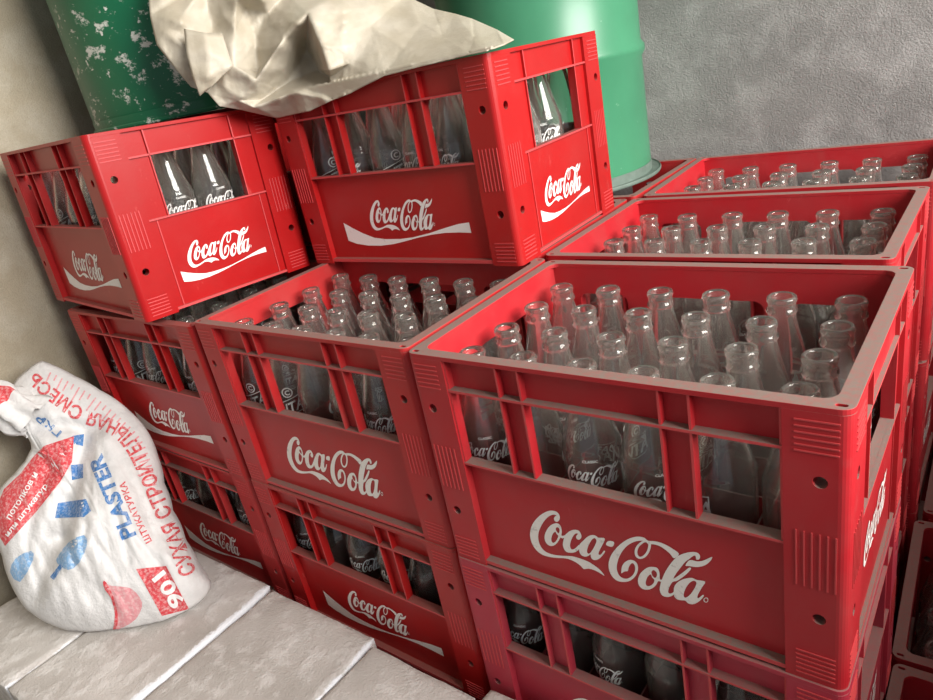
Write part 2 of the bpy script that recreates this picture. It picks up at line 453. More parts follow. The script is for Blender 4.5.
def side_bm():
    """front side in crate coordinates measured from the front corner"""
    bm = bmesh.new(); box(bm, 0.0100, L - 0.0100, 0.0100, 0.0135, 0.003, H - 0.005)
    ct = bmesh.new()
    for a, b in ((0.0485, 0.1105), (0.1380, L - 0.1425), (L - 0.1150, L - 0.0485)): window_cut(ct, a, b, 0.1405, 0.2262)
    for z in HOLES:
        for x in (0.021, L - 0.021): cyl(ct, (x, -0.01, z), (0, 1, 0), 0.0052, 0.04)
    bm = cut(bm, ct); nf = len(bm.faces)
    e = 0.0008
    for x in (CW, 0.1105, 0.1358, L - 0.1425, L - 0.1172, L - CW - 0.002):     # upright ribs
        box(bm, x, x + 0.0022, e + 0.001, 0.0102, 0.1392, H - 0.0052)
    box(bm, CW, L - CW, e, 0.0102, 0.2258, 0.2285)                     # ledge under the top band
    box(bm, CW, L - CW, e, 0.0102, 0.1380, 0.1406)                     # sill of the windows
    box(bm, CW, L - CW, e, 0.0102, 0.0030, 0.0078)                     # bottom ledge
    highlight_edges(bm, nf)
    bmesh.ops.translate(bm, verts=bm.verts, vec=(-L / 2, -D / 2, 0))
    return bm

def end_bm():
    """short side built along x, turned into place by the caller"""
    o = 0.0045
    bm = bmesh.new(); box(bm, 0.0105, D - 0.0105, o, 0.0135, 0.003, H - 0.005)
    ct = bmesh.new(); window_cut(ct, 0.0815, D - 0.0815, 0.1395, 0.2262, 0.004)
    for z in HOLES:
        for x in (0.022, D - 0.022): cyl(ct, (x, -0.01, z), (0, 1, 0), 0.0052, 0.04)
    bm = cut(bm, ct); nf = len(bm.faces)
    e = 0.0008
    for x in (0.0800, D - 0.0820): box(bm, x, x + 0.0020, e, o + 0.0005, 0.2262, H - 0.0052)
    for x in (0.0800, D - 0.0816): box(bm, x, x + 0.0016, e + .001, o + 0.0005, 0.1395, 0.2262)
    box(bm, CD, D - CD, e, o + 0.0005, 0.2258, 0.2282)
    box(bm, CD, D - CD, e, o + 0.0005, 0.1372, 0.1396)
    box(bm, CD, D - CD, e, o + 0.0005, 0.0030, 0.0068)
    for x in (0.0615, D - 0.0630): box(bm, x, x + 0.0015, o - 0.0012, o + 0.0005, 0.0068, 0.1372)
    highlight_edges(bm, nf)
    bmesh.ops.translate(bm, verts=bm.verts, vec=(-D / 2, -L / 2, 0))
    return bm

def rim_bm():
    bm = bmesh.new()
    prism(bm, rrect(-L / 2, L / 2, -D / 2, D / 2, 0.010), H - 0.0050, H)
    ct = bmesh.new()
    t = 0.0138
    prism(ct, rrect(-L / 2 + t, L / 2 - t, -D / 2 + t, D / 2 - t, 0.011), H - 0.02, H + 0.02)
    for sx in (-1, 1):
        for sy in (-1, 1):
            cx, cy = sx * (L / 2 - 0.0092), sy * (D / 2 - 0.0068)
            prism(ct, rrect(cx - 0.0040, cx + 0.0040, cy - 0.0018, cy + 0.0018, 0.0017, 3), H - 0.02, H + 0.02)
    return cut(bm, ct, 0.0011)

def grid_bm():
    bm = bmesh.new(); t = 0.0009; z0, z1 = 0.006, 0.118
    for i in range(1, 6):
        x = (i - 3) * 0.0645; box(bm, x - t, x + t, -D / 2 + 0.0136, D / 2 - 0.0136, z0, z1)
    for j in range(1, 4):
        y = (j - 2) * PITCH; box(bm, -L / 2 + 0.0136, L / 2 - 0.0136, y - t, y + t, z0, z1 - 0.003)
    return bm

def base_bm():
    bm = bmesh.new()
    box(bm, -L / 2 + 0.0136, L / 2 - 0.0136, -D / 2 + 0.0136, D / 2 - 0.0136, 0.0030, 0.0062)
    return bm

def side_print_bm(wave):
    bm = bmesh.new(); y = -D / 2 + 0.0100 - 0.0004
    if not wave:
        cx, cz, w = 0.2085 - L / 2, H - 0.2003, 0.1967
        wordmark(bm, lambda a, b, i: Vector((cx + a * w, y - i * 3e-5, cz + b * w)))
    else:
        cx, cz = -0.2045 + L / 2, 0.0735
        wordmark(bm, lambda a, b, i: Vector((cx + a * 0.132, y - i * 3e-5, cz + b * 0.140)))
        s = flat_shape([WAVE_LONG], 1)
        add_shape(bm, s, lambda a, b: Vector((a - 0.0025 + L / 2, y, b)))
    return bm

def end_print_bm(wave=True):
    bm = bmesh.new(); y = -L / 2 + 0.0045 - 0.0004
    wordmark(bm, lambda a, b, i: Vector((a * 0.112 - 0.004, y - i * 3e-5, 0.074 + b * 0.118)))
    if wave:
        s = flat_shape([WAVE_LONG], 1); k = 0.148 / 0.2494
        add_shape(bm, s, lambda a, b: Vector(((a + 0.2036) * k - 0.002, y, 0.0350 + (b - 0.0268) * k * 0.92)))
    return bm

# one crate's worth of part meshes, shared by every crate
def mesh_of(name, bm, smooth=False):
    bmesh.ops.recalc_face_normals(bm, faces=bm.faces)
    me = bpy.data.meshes.new(name); bm.to_mesh(me); bm.free()
    me.materials.append(None); me.materials.append(WORN_HIGHLIGHT)
    return me

ROT = {0: Matrix.Identity(4), 1: Matrix.Rotation(pi / 2, 4, 'Z'), 2: Matrix.Rotation(pi, 4, 'Z'), 3: Matrix.Rotation(-pi / 2, 4, 'Z')}
def rotated(bm, k):
    bm.transform(ROT[k]); return bm
PARTS = [('corner_post', mesh_of('corner_post', mirrored(corner_bm(), sx, sy))) for sx, sy in ((1, 1), (-1, 1), (1, -1), (-1, -1))]
SIDES = [('side_panel', mesh_of('side_panel', rotated(side_bm(), k))) for k in (0, 2)]
ENDS = [('end_panel', mesh_of('end_panel', rotated(end_bm(), k))) for k in (1, 3)]
INNER = [('rim', mesh_of('rim', rim_bm())), ('bottle_divider', mesh_of('bottle_divider', grid_bm())), ('base_plate', mesh_of('base_plate', base_bm()))]
LOGO_SIDE = {w: mesh_of('script_print', side_print_bm(w)) for w in (False, True)}
LOGO_END = {w: mesh_of('script_print', rotated(end_print_bm(w), 1)) for w in (False, True)}

def put(name, me, parent, mat):
    o = bpy.data.objects.new(name, me); C.objects.link(o); o.parent = parent
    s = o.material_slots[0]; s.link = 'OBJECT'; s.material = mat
    return o

def crate(label, m4, red, wave=None, ink=None, end=True, group='red bottle crates stacked against the walls'):
    """WAVE None: no print on the long side in view"""
    root = empty('bottle_crate', m4)
    tag(root, label, 'crate', group)
    mat = RED[red]
    for n, me in PARTS + INNER: put(n, me, root, mat)
    for k, (n, me) in enumerate(SIDES):
        p = put(n, me, root, mat)
        if k == 0 and wave is not None: put('script_print', LOGO_SIDE[wave], p, ink)
    for k, (n, me) in enumerate(ENDS):
        p = put(n, me, root, mat)
        if k == 0 and wave is not None and end: put('script_print', LOGO_END[wave], p, ink)
    return m4

def pose(x, y, z, yaw=0.0, corner='FL', ax=0.0, ay=0.0):
    """world matrix of a crate from the place of one lower front corner"""
    rz = Matrix.Rotation(yaw, 4, 'Z')
    tilt = Matrix.Rotation(ax, 4, 'X') @ Matrix.Rotation(ay, 4, 'Y')
    off = Vector((L / 2 if corner == 'FL' else -L / 2, D / 2, 0))
    return Matrix.Translation((x, y, z)) @ rz @ tilt @ Matrix.Translation(off)

# ---------------------------------------------------------------- bottle
BOT_H = 0.2430
OUT = [(0.0, 0.006), (0.012, 0.005), (0.021, 0.0015), (0.0245, 0.0), (0.0275, 0.0014), (0.0293, 0.006), (0.0296, 0.030), (0.0286, 0.045), (0.0268, 0.060), (0.0264, 0.070), (0.0276, 0.084), (0.0292, 0.098), (0.0297, 0.108),
       (0.0297, 0.1560), (0.0294, 0.1586), (0.0286, 0.1602), (0.0270, 0.166), (0.0232, 0.180), (0.0196, 0.194), (0.0166, 0.206), (0.0146, 0.2155), (0.0136, 0.2215),
       (0.0133, 0.2240), (0.0148, 0.2250), (0.0154, 0.2268), (0.0150, 0.2290), (0.0137, 0.2302), (0.0134, 0.2330), (0.0136, 0.2352), (0.0144, 0.2368), (0.0147, 0.2392), (0.0142, 0.2418), (0.0128, 0.2430)]
INN = [(0.0106, 0.2424), (0.0100, 0.2400), (0.0100, 0.2240), (0.0112, 0.2155), (0.0134, 0.206), (0.0166, 0.194), (0.0204, 0.180), (0.0244, 0.166), (0.0262, 0.159), (0.0268, 0.154), (0.0268, 0.108), (0.0250, 0.086), (0.0238, 0.070), (0.0244, 0.060), (0.0262, 0.045), (0.0268, 0.030), (0.0264, 0.014), (0.0230, 0.0085), (0.012, 0.0105), (0.0, 0.0115)]
def dense(p):
    out = []
    for i in range(len(p)):
        out.append(p[i])
    return out
_b = bmesh.new(); lathe(_b, OUT + INN, 28)
bmesh.ops.recalc_face_normals(_b, faces=_b.faces)
BOTTLE = bpy.data.meshes.new('bottle_glass'); _b.to_mesh(BOTTLE); _b.free()
BOTTLE.materials.append(GLASS)
for _p in BOTTLE.polygons: _p.use_smooth = True

def wrap(a, b, r=0.0301, a0=0.0, z0=0.0):
    t = -pi / 2 + a0 + a / r
    return Vector((r * cos(t), r * sin(t), z0 + b))
def script_label():
    bm = bmesh.new()
    wordmark(bm, lambda a, b, i: wrap(a * 0.060, b * 0.068, 0.0300 + i * 2e-5, z0=0.1345), 0.06)
    add_shape(bm, text_shape('CLASSIC', 0.0042, 0.00012, 'CENTER'), lambda a, b: wrap(a, b, z0=0.1505), 0.003)
    return bm
def fanta_label():
    bm = bmesh.new()
    add_shape(bm, text_shape('FANTA', 0.019, 0.0004, 'CENTER', 0.15), lambda a, b: wrap(a, b * 1.15 + a * 0.25, z0=0.116), 0.004)
    for dx, dz in ((-0.028, -0.010), (0.028, 0.006)):
        s = flat_shape([[(-0.0006, 0), (0.0006, 0), (0.0006, 0.022), (-0.0006, 0.022)]], 1)
        add_shape(bm, s, lambda a, b: wrap(a + dx, b, z0=0.116 + dz), 0.004)
    for dz in (-0.004, 0.0195):
        s = flat_shape([[(-0.028, -0.0006), (0.028, -0.0006), (0.028, 0.0006), (-0.028, 0.0006)]], 1)
        add_shape(bm, s, lambda a, b: wrap(a, b + a * 0.28, z0=0.116 + dz), 0.004)
    ring = [[(0.0078 * cos(t), 0.0078 * sin(t)) for t in [2 * pi * i / 20 for i in range(20)]]]
    vs, fs = text_shape('C', 0.0100, 0.0004, 'CENTER')
    hole = None
    add_shape(bm, flat_shape(ring + [[(0.0060 * cos(t), 0.0060 * sin(t)) for t in [2 * pi * i / 20 for i in range(20)]]], 1), lambda a, b: wrap(a + 0.012, b, z0=0.1495), 0.004)
    add_shape(bm, (vs, fs), lambda a, b: wrap(a + 0.012, b - 0.0036, z0=0.1495), 0.004)
    return bm
LABELS = {}
for _k, _f in (('script', script_label), ('fanta', fanta_label)):
    _b = _f(); bmesh.ops.recalc_face_normals(_b, faces=_b.faces)
    _m = bpy.data.meshes.new('printed_label'); _b.to_mesh(_m); _b.free(); _m.materials.append(WHITE_BOTTLE); LABELS[_k] = _m

ROW = ['front', 'second', 'third', 'back']
ORD = ['first', 'second', 'third', 'fourth', 'fifth', 'sixth']
def bottles(m4, where, group, rows=(0, 1, 2, 3), cols=(0, 1, 2, 3, 4, 5), kinds={}, lean=0.006, spin0=None):
    for j in rows:
        for i in cols:
            k = kinds.get((i, j)) or ('fanta' if rnd.random() < 0.15 else 'script')
            o = bpy.data.objects.new('glass_bottle', BOTTLE); C.objects.link(o)
            x = (i - 2.5) * 0.0645 + rnd.uniform(-0.0004, 0.0004); y = (j - 1.5) * PITCH + rnd.uniform(-0.0004, 0.0004)
            spin = rnd.uniform(-0.5, 0.7) if rnd.random() < 0.75 else rnd.uniform(1.5, 4.5)
            if spin0 and (i, j) in spin0: spin = spin0[(i, j)]
            t = Matrix.Rotation(rnd.uniform(-lean, lean), 4, 'X') @ Matrix.Rotation(rnd.uniform(-lean, lean), 4, 'Y')
            o.matrix_world = m4 @ Matrix.Translation((x, y, 0.0066)) @ t @ Matrix.Rotation(spin, 4, 'Z')
            tag(o, f'empty clear glass bottle, {ORD[i]} from left in {ROW[j]} row of {where}', 'bottle', group)
            p = bpy.data.objects.new('printed_label', LABELS[k]); C.objects.link(p); p.parent = o
# ---------------------------------------------------------------- the room
def slab(name, x0, x1, y0, y1, z0, z1, mat):
    bm = bmesh.new(); box(bm, x0, x1, y0, y1, z0, z1)
    o = link_mesh(name, bm, mat); o['kind'] = 'structure'; return o
M_BACK = mat_wall('grey_plaster', srgb(140, 137, 135), srgb(168, 164, 161), srgb(196, 192, 190))
M_LEFT = mat_wall('brown_grey_plaster', srgb(150, 140, 120), srgb(184, 172, 150), srgb(196, 188, 172))
M_FLOOR = mat_wall('concrete_floor', srgb(96, 94, 92), srgb(120, 118, 115), srgb(140, 138, 134))
RX, FY, CZ = 3.6, -3.2, 2.8
slab('floor', WALLX - 0.1, RX, FY, WALLY + 0.1, -0.1, 0.0, M_FLOOR)
slab('wall_left', WALLX - 0.1, WALLX, FY, WALLY, 0, CZ, M_LEFT)
slab('wall_back', WALLX - 0.1, RX, WALLY, WALLY + 0.1, 0, CZ, M_BACK)
slab('unseen_shade_wall', 0.875, 0.975, -0.40, WALLY, 0, 0.86, M_BACK)  # low wall added out of view to keep the floor crates in shade
slab('ceiling', WALLX - 0.1, RX, FY, WALLY + 0.1, CZ, CZ + 0.1, M_BACK)

# ---------------------------------------------------------------- the crates
S = 2 * H
def squat(m4): return m4 @ Matrix.Diagonal((1, 1, 0.989, 1))
cr = {}
cr['A1'] = crate('dusty crimson open crate with plain script, topmost of the front right stack', pose(-0.0025, 0, S), 'crimson', False, WHITE_DUSTY)
cr['A2'] = crate('faded pinkish crate directly under the dusty crimson open crate', pose(-0.0015, -0.002, H), 'pink', False, WHITE_DUSTY)
cr['A3'] = crate('red crate at the floor under the faded pinkish crate', pose(-0.0065, 0, 0), 'deep')
cr['B1'] = crate('dusty red open crate with plain script in the middle stack', pose(-0.0083, 0.0062, S, 0, 'FR'), 'dusty', False, WHITE_DUSTY)
cr['B2'] = crate('glossy red crate with faint wave print under the dusty middle crate', pose(-0.0075, 0.0040, H, 0, 'FR'), 'clean', True, WHITE_DUSTY)
cr['B3'] = crate('red crate at the floor at the foot of the middle stack', pose(-0.0093, 0.006, 0, 0, 'FR'), 'deep')
cr['C1'] = crate('red wave print crate right under the slightly turned upper left crate', squat(pose(-0.4335, 0.0065, S - 0.0060, 0, 'FR')), 'clean', True, WHITE_DUSTY)
cr['C2'] = crate('red wave print crate beside the plaster sack, second up from the floor', squat(pose(-0.4325, 0.0075, H - 0.0030, 0, 'FR')), 'dusty', True, WHITE_DUSTY)
cr['C3'] = crate('red crate at the floor at the foot of the left stack', squat(pose(-0.4335, 0.0065, 0, 0, 'FR')), 'deep')
cr['T1'] = crate('bright red top crate turned to show its short side, beneath the splashed green barrel', pose(-0.4995, -0.0190, Z0 + 0.0035, -0.0975, 'FR', -0.040, -0.002), 'vivid', True, WHITE_CLEAN)
cr['T2'] = crate('bright red top crate half covered by the cream plastic sheet', pose(-0.0260, 0.2668, Z0 + 0.0005, math.radians(1.1), 'FR'), 'clean', True, WHITE_CLEAN)
cr['A1b'] = crate('crimson open crate in the second row, behind the dusty front crate', pose(-0.0225, 0.3144, S), 'crimson', False, WHITE_DUSTY)
cr['A1c'] = crate('crimson open crate in the third row, against the back wall', pose(-0.0142, 0.6235, S, math.radians(1.6)), 'crimson', False, WHITE_DUSTY)
for k, lv in ((1, 'middle'), (0, 'floor')):
    cr[f'Ab{k}'] = crate(f'red crate at {lv} level under the second row open crate', pose(-0.0245, 0.316, k * H), 'deep', False, WHITE_DUSTY)
    cr[f'Ac{k}'] = crate(f'red crate at {lv} level under the third row open crate', pose(-0.015, 0.625, k * H), 'deep', False, WHITE_DUSTY)
cr['B1b'] = crate('red crate that the sheet covered top crate stands on', pose(-0.032, 0.3150, S, 0, 'FR'), 'dusty')
cr['B1c'] = crate('red crate that the plain green barrel stands on by the back wall', pose(-0.026, 0.6235, S, 0, 'FR'), 'dusty')
for k, lv in ((1, 'middle'), (0, 'floor')):
    crate(f'red crate at {lv} level beneath the sheet covered crate, second row', pose(-0.030, 0.316, k * H, 0, 'FR'), 'deep')
    crate(f'red crate at {lv} level beneath the plain green barrel', pose(-0.030, 0.625, k * H, 0, 'FR'), 'deep')
cr['T3'] = crate('red crate behind the turned top crate, holding up the splashed barrel', pose(-0.457, 0.3420, Z0, 0, 'FR'), 'clean')
for k, lv in ((2, 'upper'), (1, 'middle'), (0, 'floor')):
    crate(f'red crate at {lv} level beneath the splashed barrel, second row', pose(-0.457, 0.334, k * H, 0, 'FR'), 'deep')
cr['E'] = crate('low dark red crate of bottles on the floor beside the front stack', pose(0.4110, 0.3120, 0, math.radians(1.8)), 'deep', group='low crates on the floor by the front stack')
cr['F'] = crate('low dark red crate on the floor beside the lower corner of the front stack', pose(0.4150, 0.0080, 0), 'deep', group='low crates on the floor by the front stack')
cr['G'] = crate('low dark red crate on the floor, deepest of its row by the back wall', pose(0.4100, 0.6300, 0, math.radians(1)), 'deep', group='low crates on the floor by the front stack')

# ---------------------------------------------------------------- the bottles
bottles(cr['A1'], 'dusty crimson front crate', 'bottles in the front open crate', spin0={(0, 0): 0.55, (1, 0): 2.5, (2, 0): 0.42, (3, 0): 0.75, (4, 0): -1.0, (5, 0): 1.2}, kinds={(0, 0): 'script', (1, 0): 'script', (2, 0): 'script', (3, 0): 'script', (4, 0): 'fanta', (5, 0): 'script', (2, 1): 'fanta'})
bottles(cr['A1b'], 'second row crate', 'bottles in the second row open crate')
bottles(cr['A1c'], 'third row crate', 'bottles in the third row open crate')
bottles(cr['B1'], 'middle open crate', 'bottles in the middle open crate')
bottles(cr['T1'], 'turned top crate', 'bottles in the turned top crate', kinds={(5, j): 'script' for j in range(4)}, spin0={(5, j): 1.35 + 0.12 * j for j in range(4)})
bottles(cr['T2'], 'sheet covered crate', 'bottles in the sheet covered crate', kinds={(0, 0): 'fanta', (2, 0): 'fanta', (5, 0): 'script'})
bottles(cr['C1'], 'crate under turned crate', 'bottles in the crate under the turned crate')
bottles(cr['A2'], 'faded pinkish crate', 'bottles in the faded pinkish crate', rows=(0, 1), kinds={(0, 0): 'script', (2, 0): 'script', (3, 0): 'fanta'})
bottles(cr['B2'], 'glossy crate under middle crate', 'bottles in the glossy lower crate', rows=(0, 1))
bottles(cr['C2'], 'crate beside plaster sack', 'bottles in the crate beside the sack', rows=(0, 1))
bottles(cr['E'], 'low dark crate', 'bottles in the low dark crate', cols=(0, 1))

# ---------------------------------------------------------------- the green barrels
M_BAR_A = mat_barrel('green_paint_splashed', srgb(20, 108, 72), True)
M_BAR_B = mat_barrel('green_paint', srgb(70, 140, 104), False)
M_FLANGE = mat_plain('grey_green_metal', srgb(112, 128, 118), 0.5, 0.5, 0.3, 40)
def barrel(label, x, y, z, r, mat, h=0.62, out=0.018):
    root = empty('metal_barrel', Matrix.Translation((x, y, z)))
    tag(root, label, 'barrel', 'green barrels behind the crates')
    bm = bmesh.new()
    prof = [(0, 0.012), (r - 0.006, 0.012), (r - 0.001, 0.016), (r, 0.022)]
    for zz in (h * 0.36, h * 0.68):
        prof += [(r, zz - 0.014), (r + 0.006, zz - 0.005), (r + 0.006, zz + 0.005), (r, zz + 0.014)]
    prof += [(r, h - 0.012), (r - 0.004, h - 0.010), (0, h - 0.010)]
    lathe(bm, prof, 96)
    o = link_mesh('drum_shell', bm, mat, root)
    for p in o.data.polygons: p.use_smooth = abs(p.normal.z) < 0.9
    f = r + out
    bm = bmesh.new(); lathe(bm, [(r - 0.008, 0.0), (f - 0.001, 0.0), (f, 0.002), (f, 0.005), (f - 0.001, 0.0065), (f - 0.003, 0.0045), (r + 0.0008, 0.004), (r + 0.001, 0.020), (r - 0.008, 0.020)], 96, close=True)
    o = link_mesh('base_flange', bm, M_FLANGE if out > 0.01 else mat, root)
    if out > 0.01: o['label'] = 'grey metal flange round the foot'
    bm = bmesh.new(); lathe(bm, [(r - 0.002, h - 0.014), (r + 0.007, h - 0.014), (r + 0.009, h - 0.005), (r + 0.005, h + 0.004), (r - 0.004, h + 0.003), (r - 0.006, h - 0.006)], 96, close=True)
    link_mesh('top_rim', bm, mat, root, True)
barrel('dark green barrel splashed with white paint, standing on the turned top crate', -0.748, 0.338, Z0 + 0.2668, 0.186, M_BAR_A, 0.7, 0.004)
barrel('clean green barrel standing behind the sheet covered crate by the back wall', -0.255, 0.768, Z0 + 0.0005, 0.182, M_BAR_B)

# ---------------------------------------------------------------- the plastic sheet
def sheet():
    from mathutils.geometry import delaunay_2d_cdt
    fn = Vector((sin(math.radians(1.1)), -cos(math.radians(1.1)), 0)); fp = Vector((-0.026, 0.2668, Z0 + 0.2))
    def front(px, py, gap):
        p = on_plane(px, py, fp, fn); return math.hypot(p.x - CAM.x, p.y - CAM.y) - gap
    HEM = [(208, 93, 1.150), (219, 106, 1.145), (243, 110, 1.140), (277, 118, None), (310, 111, None), (333, 100, None), (349, 94, None), (384, 76, None), (428, 64.5, None), (470, 54.5, None), (487, 51, None)]
    HEM = [(x, y, d or front(x, y, 0.016)) for x, y, d in HEM]
    LEFT = [(146, -45, 1.22), (150, 15, 1.200), (157, 45, 1.170), (175, 68, 1.160), (191, 87, 1.155)]
    TOPR = [(505, 44.5, 0.905), (514, 40, 0.955), (497, 30, 1.00), (472, 19, 1.060), (455, 14, 1.095), (433, 9, 1.130), (408, -3, 1.170), (380, -25, 1.20), (340, -45, 1.22), (300, -50, 1.24), (250, -52, 1.25), (215, -50, 1.23), (180, -48, 1.20)]
    rim = LEFT + HEM + TOPR
    INN = {'b1': (180, 20, 1.150), 'b2': (203, 62, 1.150), 'c0': (205, -15, 1.215), 'c1': (212, 30, 1.185), 'c2': (236, 0, 1.150), 'c3': (234, 66, 1.120), 'c4': (234, 34, 1.140),
           'v1': (256, 40, 1.165), 'v2': (258, 72, 1.160), 'P': (308, 13, 1.075), 'g1': (284, 38, 1.090), 'g2': (256, 80, 1.105), 'g3': (238, 100, 1.125),
           'r1': (307, 48, 1.175), 'r2': (318, 70, 1.165), 'r3': (286, 84, 1.150), 'r4': (262, 100, 1.140), 's1': (254, 107, 1.125), 's2': (296, 92, 1.092), 's3': (330, 77, 1.070),
           'q1': (319, 40, 1.050), 'q2': (329, 70, 1.035), 'a1': (372, 28, 1.085), 'a2': (404, 48, 1.020), 'a3': (443, 38, 1.005), 'a4': (352, 62, 1.045), 'a5': (474, 38, 0.955), 'a6': (365, 8, 1.110), 'a7': (420, 24, 1.075),
           'm1': (268, 14, 1.165), 'm2': (258, -12, 1.130), 'm3': (338, -8, 1.130), 'm4': (286, -6, 1.175), 'm5': (246, 8, 1.175)}
    CREASE = ['P g1', 'g1 g2', 'g2 g3', 'P q1', 'q1 q2', 'r1 r2', 'r2 r3', 'r3 r4', 's1 s2', 's2 s3', 'c2 c4', 'c4 c3', 'v1 v2', 'a1 a2', 'P a6', 'm2 m1', 'a7 a3']
    pts = rim + list(INN.values()); keys = list(INN); nr = len(rim)
    edges = [(i, (i + 1) % nr) for i in range(nr)] + [tuple(nr + keys.index(k) for k in c.split()) for c in CREASE] + [(nr + keys.index('q2'), rim.index(HEM[5]))]
    vc, _e, faces, vo, _a, _b = delaunay_2d_cdt([Vector(p[:2]) for p in pts], edges, [tuple(range(nr))], 1, 1e-4)
    bm = bmesh.new(); vs = []
    for i, v in enumerate(vc):
        d = pts[vo[i][0]][2] if vo[i] else 1.12
        vs.append(bm.verts.new((v.x / 100, v.y / 100, d)))
    for f in faces: bm.faces.new([vs[i] for i in f])
    for _ in range(4): bmesh.ops.subdivide_edges(bm, edges=bm.edges, cuts=1, use_grid_fill=True); bmesh.ops.triangulate(bm, faces=bm.faces)
    for _ in range(3): bmesh.ops.smooth_vert(bm, verts=[v for v in bm.verts if not v.is_boundary], factor=0.5, use_axis_z=True, use_axis_x=False, use_axis_y=False)
    for _ in range(9): bmesh.ops.smooth_vert(bm, verts=[v for v in bm.verts if not v.is_boundary and v.co.x > 3.36], factor=0.5, use_axis_z=True, use_axis_x=False, use_axis_y=False)
    for v in bm.verts:
        px, py, d = v.co.x * 100, v.co.y * 100, v.co.z
        q = Vector((px / 60, py / 60, 0)); calm = 0.5 if px > 345 else 1.0
        hem = min(1, max(0.12, (front(px, py, 0.012) - d) / 0.02)) if py > 40 and px > 260 else 1.0
        k = (noise.noise(q * 1.6) * 0.008 + abs(noise.noise(q * 2.6 + Vector((3, 1, 0)))) * 0.012 + abs(noise.noise(q * 7 + Vector((7, 1, 2)))) * 0.0022 - 0.003) * calm
        d += min(k, 0.002) if hem < 0.9 else k
        if 255 < px < 492 and py > 102 - (px - 272) * 0.2194 - 7: d = min(d, front(px, py, 0.013))
        v.co = at_dist(px, py, d)
        if -0.46 < v.co.x < 0.0 and v.co.y > 0.2635: v.co.z = max(v.co.z, Z0 + H + 0.0022)
    # a stiff folded-over flap at the left
    fl = [[(184, 29, 1.142), (206, 33, 1.125), (222, 33, 1.135)], [(187, 55, 1.120), (208, 54, 1.105), (230, 58, 1.112)], [(193, 78, 1.112), (208, 76, 1.100), (233, 66, 1.106)], [(200, 96, 1.112), (204, 92, 1.110), (210, 88, 1.108)]]
    n = 14
    def bi(s, t):
        x = s * 3; i = min(int(x), 2); a = x - i
        y = t * 2; k = min(int(y), 1); b = y - k
        f = lambda c: (fl[i][k][c] * (1 - a) + fl[i + 1][k][c] * a) * (1 - b) + (fl[i][k + 1][c] * (1 - a) + fl[i + 1][k + 1][c] * a) * b
        px, py, d = f(0), f(1), f(2)
        return px, py, d + noise.noise(Vector((px / 14, py / 14, 4))) * 0.004 + noise.noise(Vector((px / 5, py / 5, 4))) * 0.0015
    g2 = [[bm.verts.new(at_dist(*bi(s / n, t / n))) for t in range(n + 1)] for s in range(n + 1)]
    for s in range(n):
        for t in range(n): bm.faces.new((g2[s][t], g2[s][t + 1], g2[s + 1][t + 1], g2[s + 1][t]))
    o = link_mesh('plastic_sheet', bm, mat_sheet(), None, True)
    sol = o.modifiers.new('thickness', 'SOLIDIFY'); sol.thickness = 0.0012; sol.offset = 0
    tag(o, 'crumpled cream plastic sheet heaped over the bright red top crate', 'plastic sheet')
sheet()

# ---------------------------------------------------------------- foam concrete blocks
M_BLOCK = mat_block()
def block(label, cx, cy, ztop, w, l, h, yaw, seed, tilt=0.0, tilty=0.0, group='pale concrete blocks in front of the crates'):
    bm = bmesh.new()
    nx, ny, nz = 22, 30, 8
    bmesh.ops.create_cube(bm, size=1)
    bmesh.ops.subdivide_edges(bm, edges=bm.edges, cuts=31, use_grid_fill=True)
    r = random.Random(seed); off = Vector((r.uniform(0, 50), r.uniform(0, 50), r.uniform(0, 50)))
    for v in bm.verts:
        c = v.co.copy(); p = Vector((c.x * w, c.y * l, c.z * h))
        ed = sorted((0.5 - abs(c.x), 0.5 - abs(c.y), 0.5 - abs(c.z)))
        near = ed[1] < 0.001
        k = noise.fractal(p * 14 + off, 1.0, 2.0, 4)
        chip = max(0, noise.noise(p * 22 + off * 2) - 0.12) if near else 0
        nrm = Vector((c.x if abs(c.x) > .49 else 0, c.y if abs(c.y) > .49 else 0, c.z if abs(c.z) > .49 else 0))
        nrm.normalize()
        p -= nrm * (0.0022 * abs(k) + 0.012 * chip + (0.0018 if near else 0))
        v.co = p
    o = link_mesh('concrete_block', bm, M_BLOCK, None, True)
    o.matrix_world = Matrix.Translation((cx, cy, ztop)) @ Matrix.Rotation(yaw, 4, 'Z') @ Matrix.Rotation(tilt, 4, 'X') @ Matrix.Rotation(tilty, 4, 'Y') @ Matrix.Translation((0, 0, -h / 2))
    o.color = ({12: 0.0, 13: 0.025, 11: 0.035, 14: 0.03}.get(seed, 0.08), 0, 0, 1)
    tag(o, label, 'concrete block', group)
ZB = Z0 - 0.464
rows = [('smooth grey block under the plaster sack by the left wall', -0.770, -0.195, 0.2300, 0.0, 0.03),
        ('grey block with a pale chipped edge, partly under the plaster sack', -0.537, -0.190, 0.2240, 0.002, 0.06),
        ('rough lighter block, second along from the plaster sack', -0.302, -0.190, 0.238, 0.000, 0.03),
        ('rough block with a chipped edge, next to the foot of the front stack', -0.0850, -0.199, 0.190, -0.001, 0.0),
        ('pale block with only its back corner in view, before the front stack', 0.146, -0.178, 0.262, 0.001, 0.02)]
for k, (lb, cx, cy, w, dz, yaw) in enumerate(rows):
    block(lb, cx, cy, ZB + dz, w, 0.335, 0.108, math.radians(yaw * 20), 11 + k, 0, 0)
for k, (lb, cx, cy, w, dz, yaw) in enumerate(rows):
    for m, lv in ((1, 'middle'), (2, 'lowest')):
        top = 0.2220 - (m - 1) * 0.1112
        block(f'{lv} course block beneath the {lb.split(",")[0].split(" under")[0]}', cx, cy, top - 0.0, w - 0.01, 0.325, 0.1106, 0, 40 + 5 * m + k)

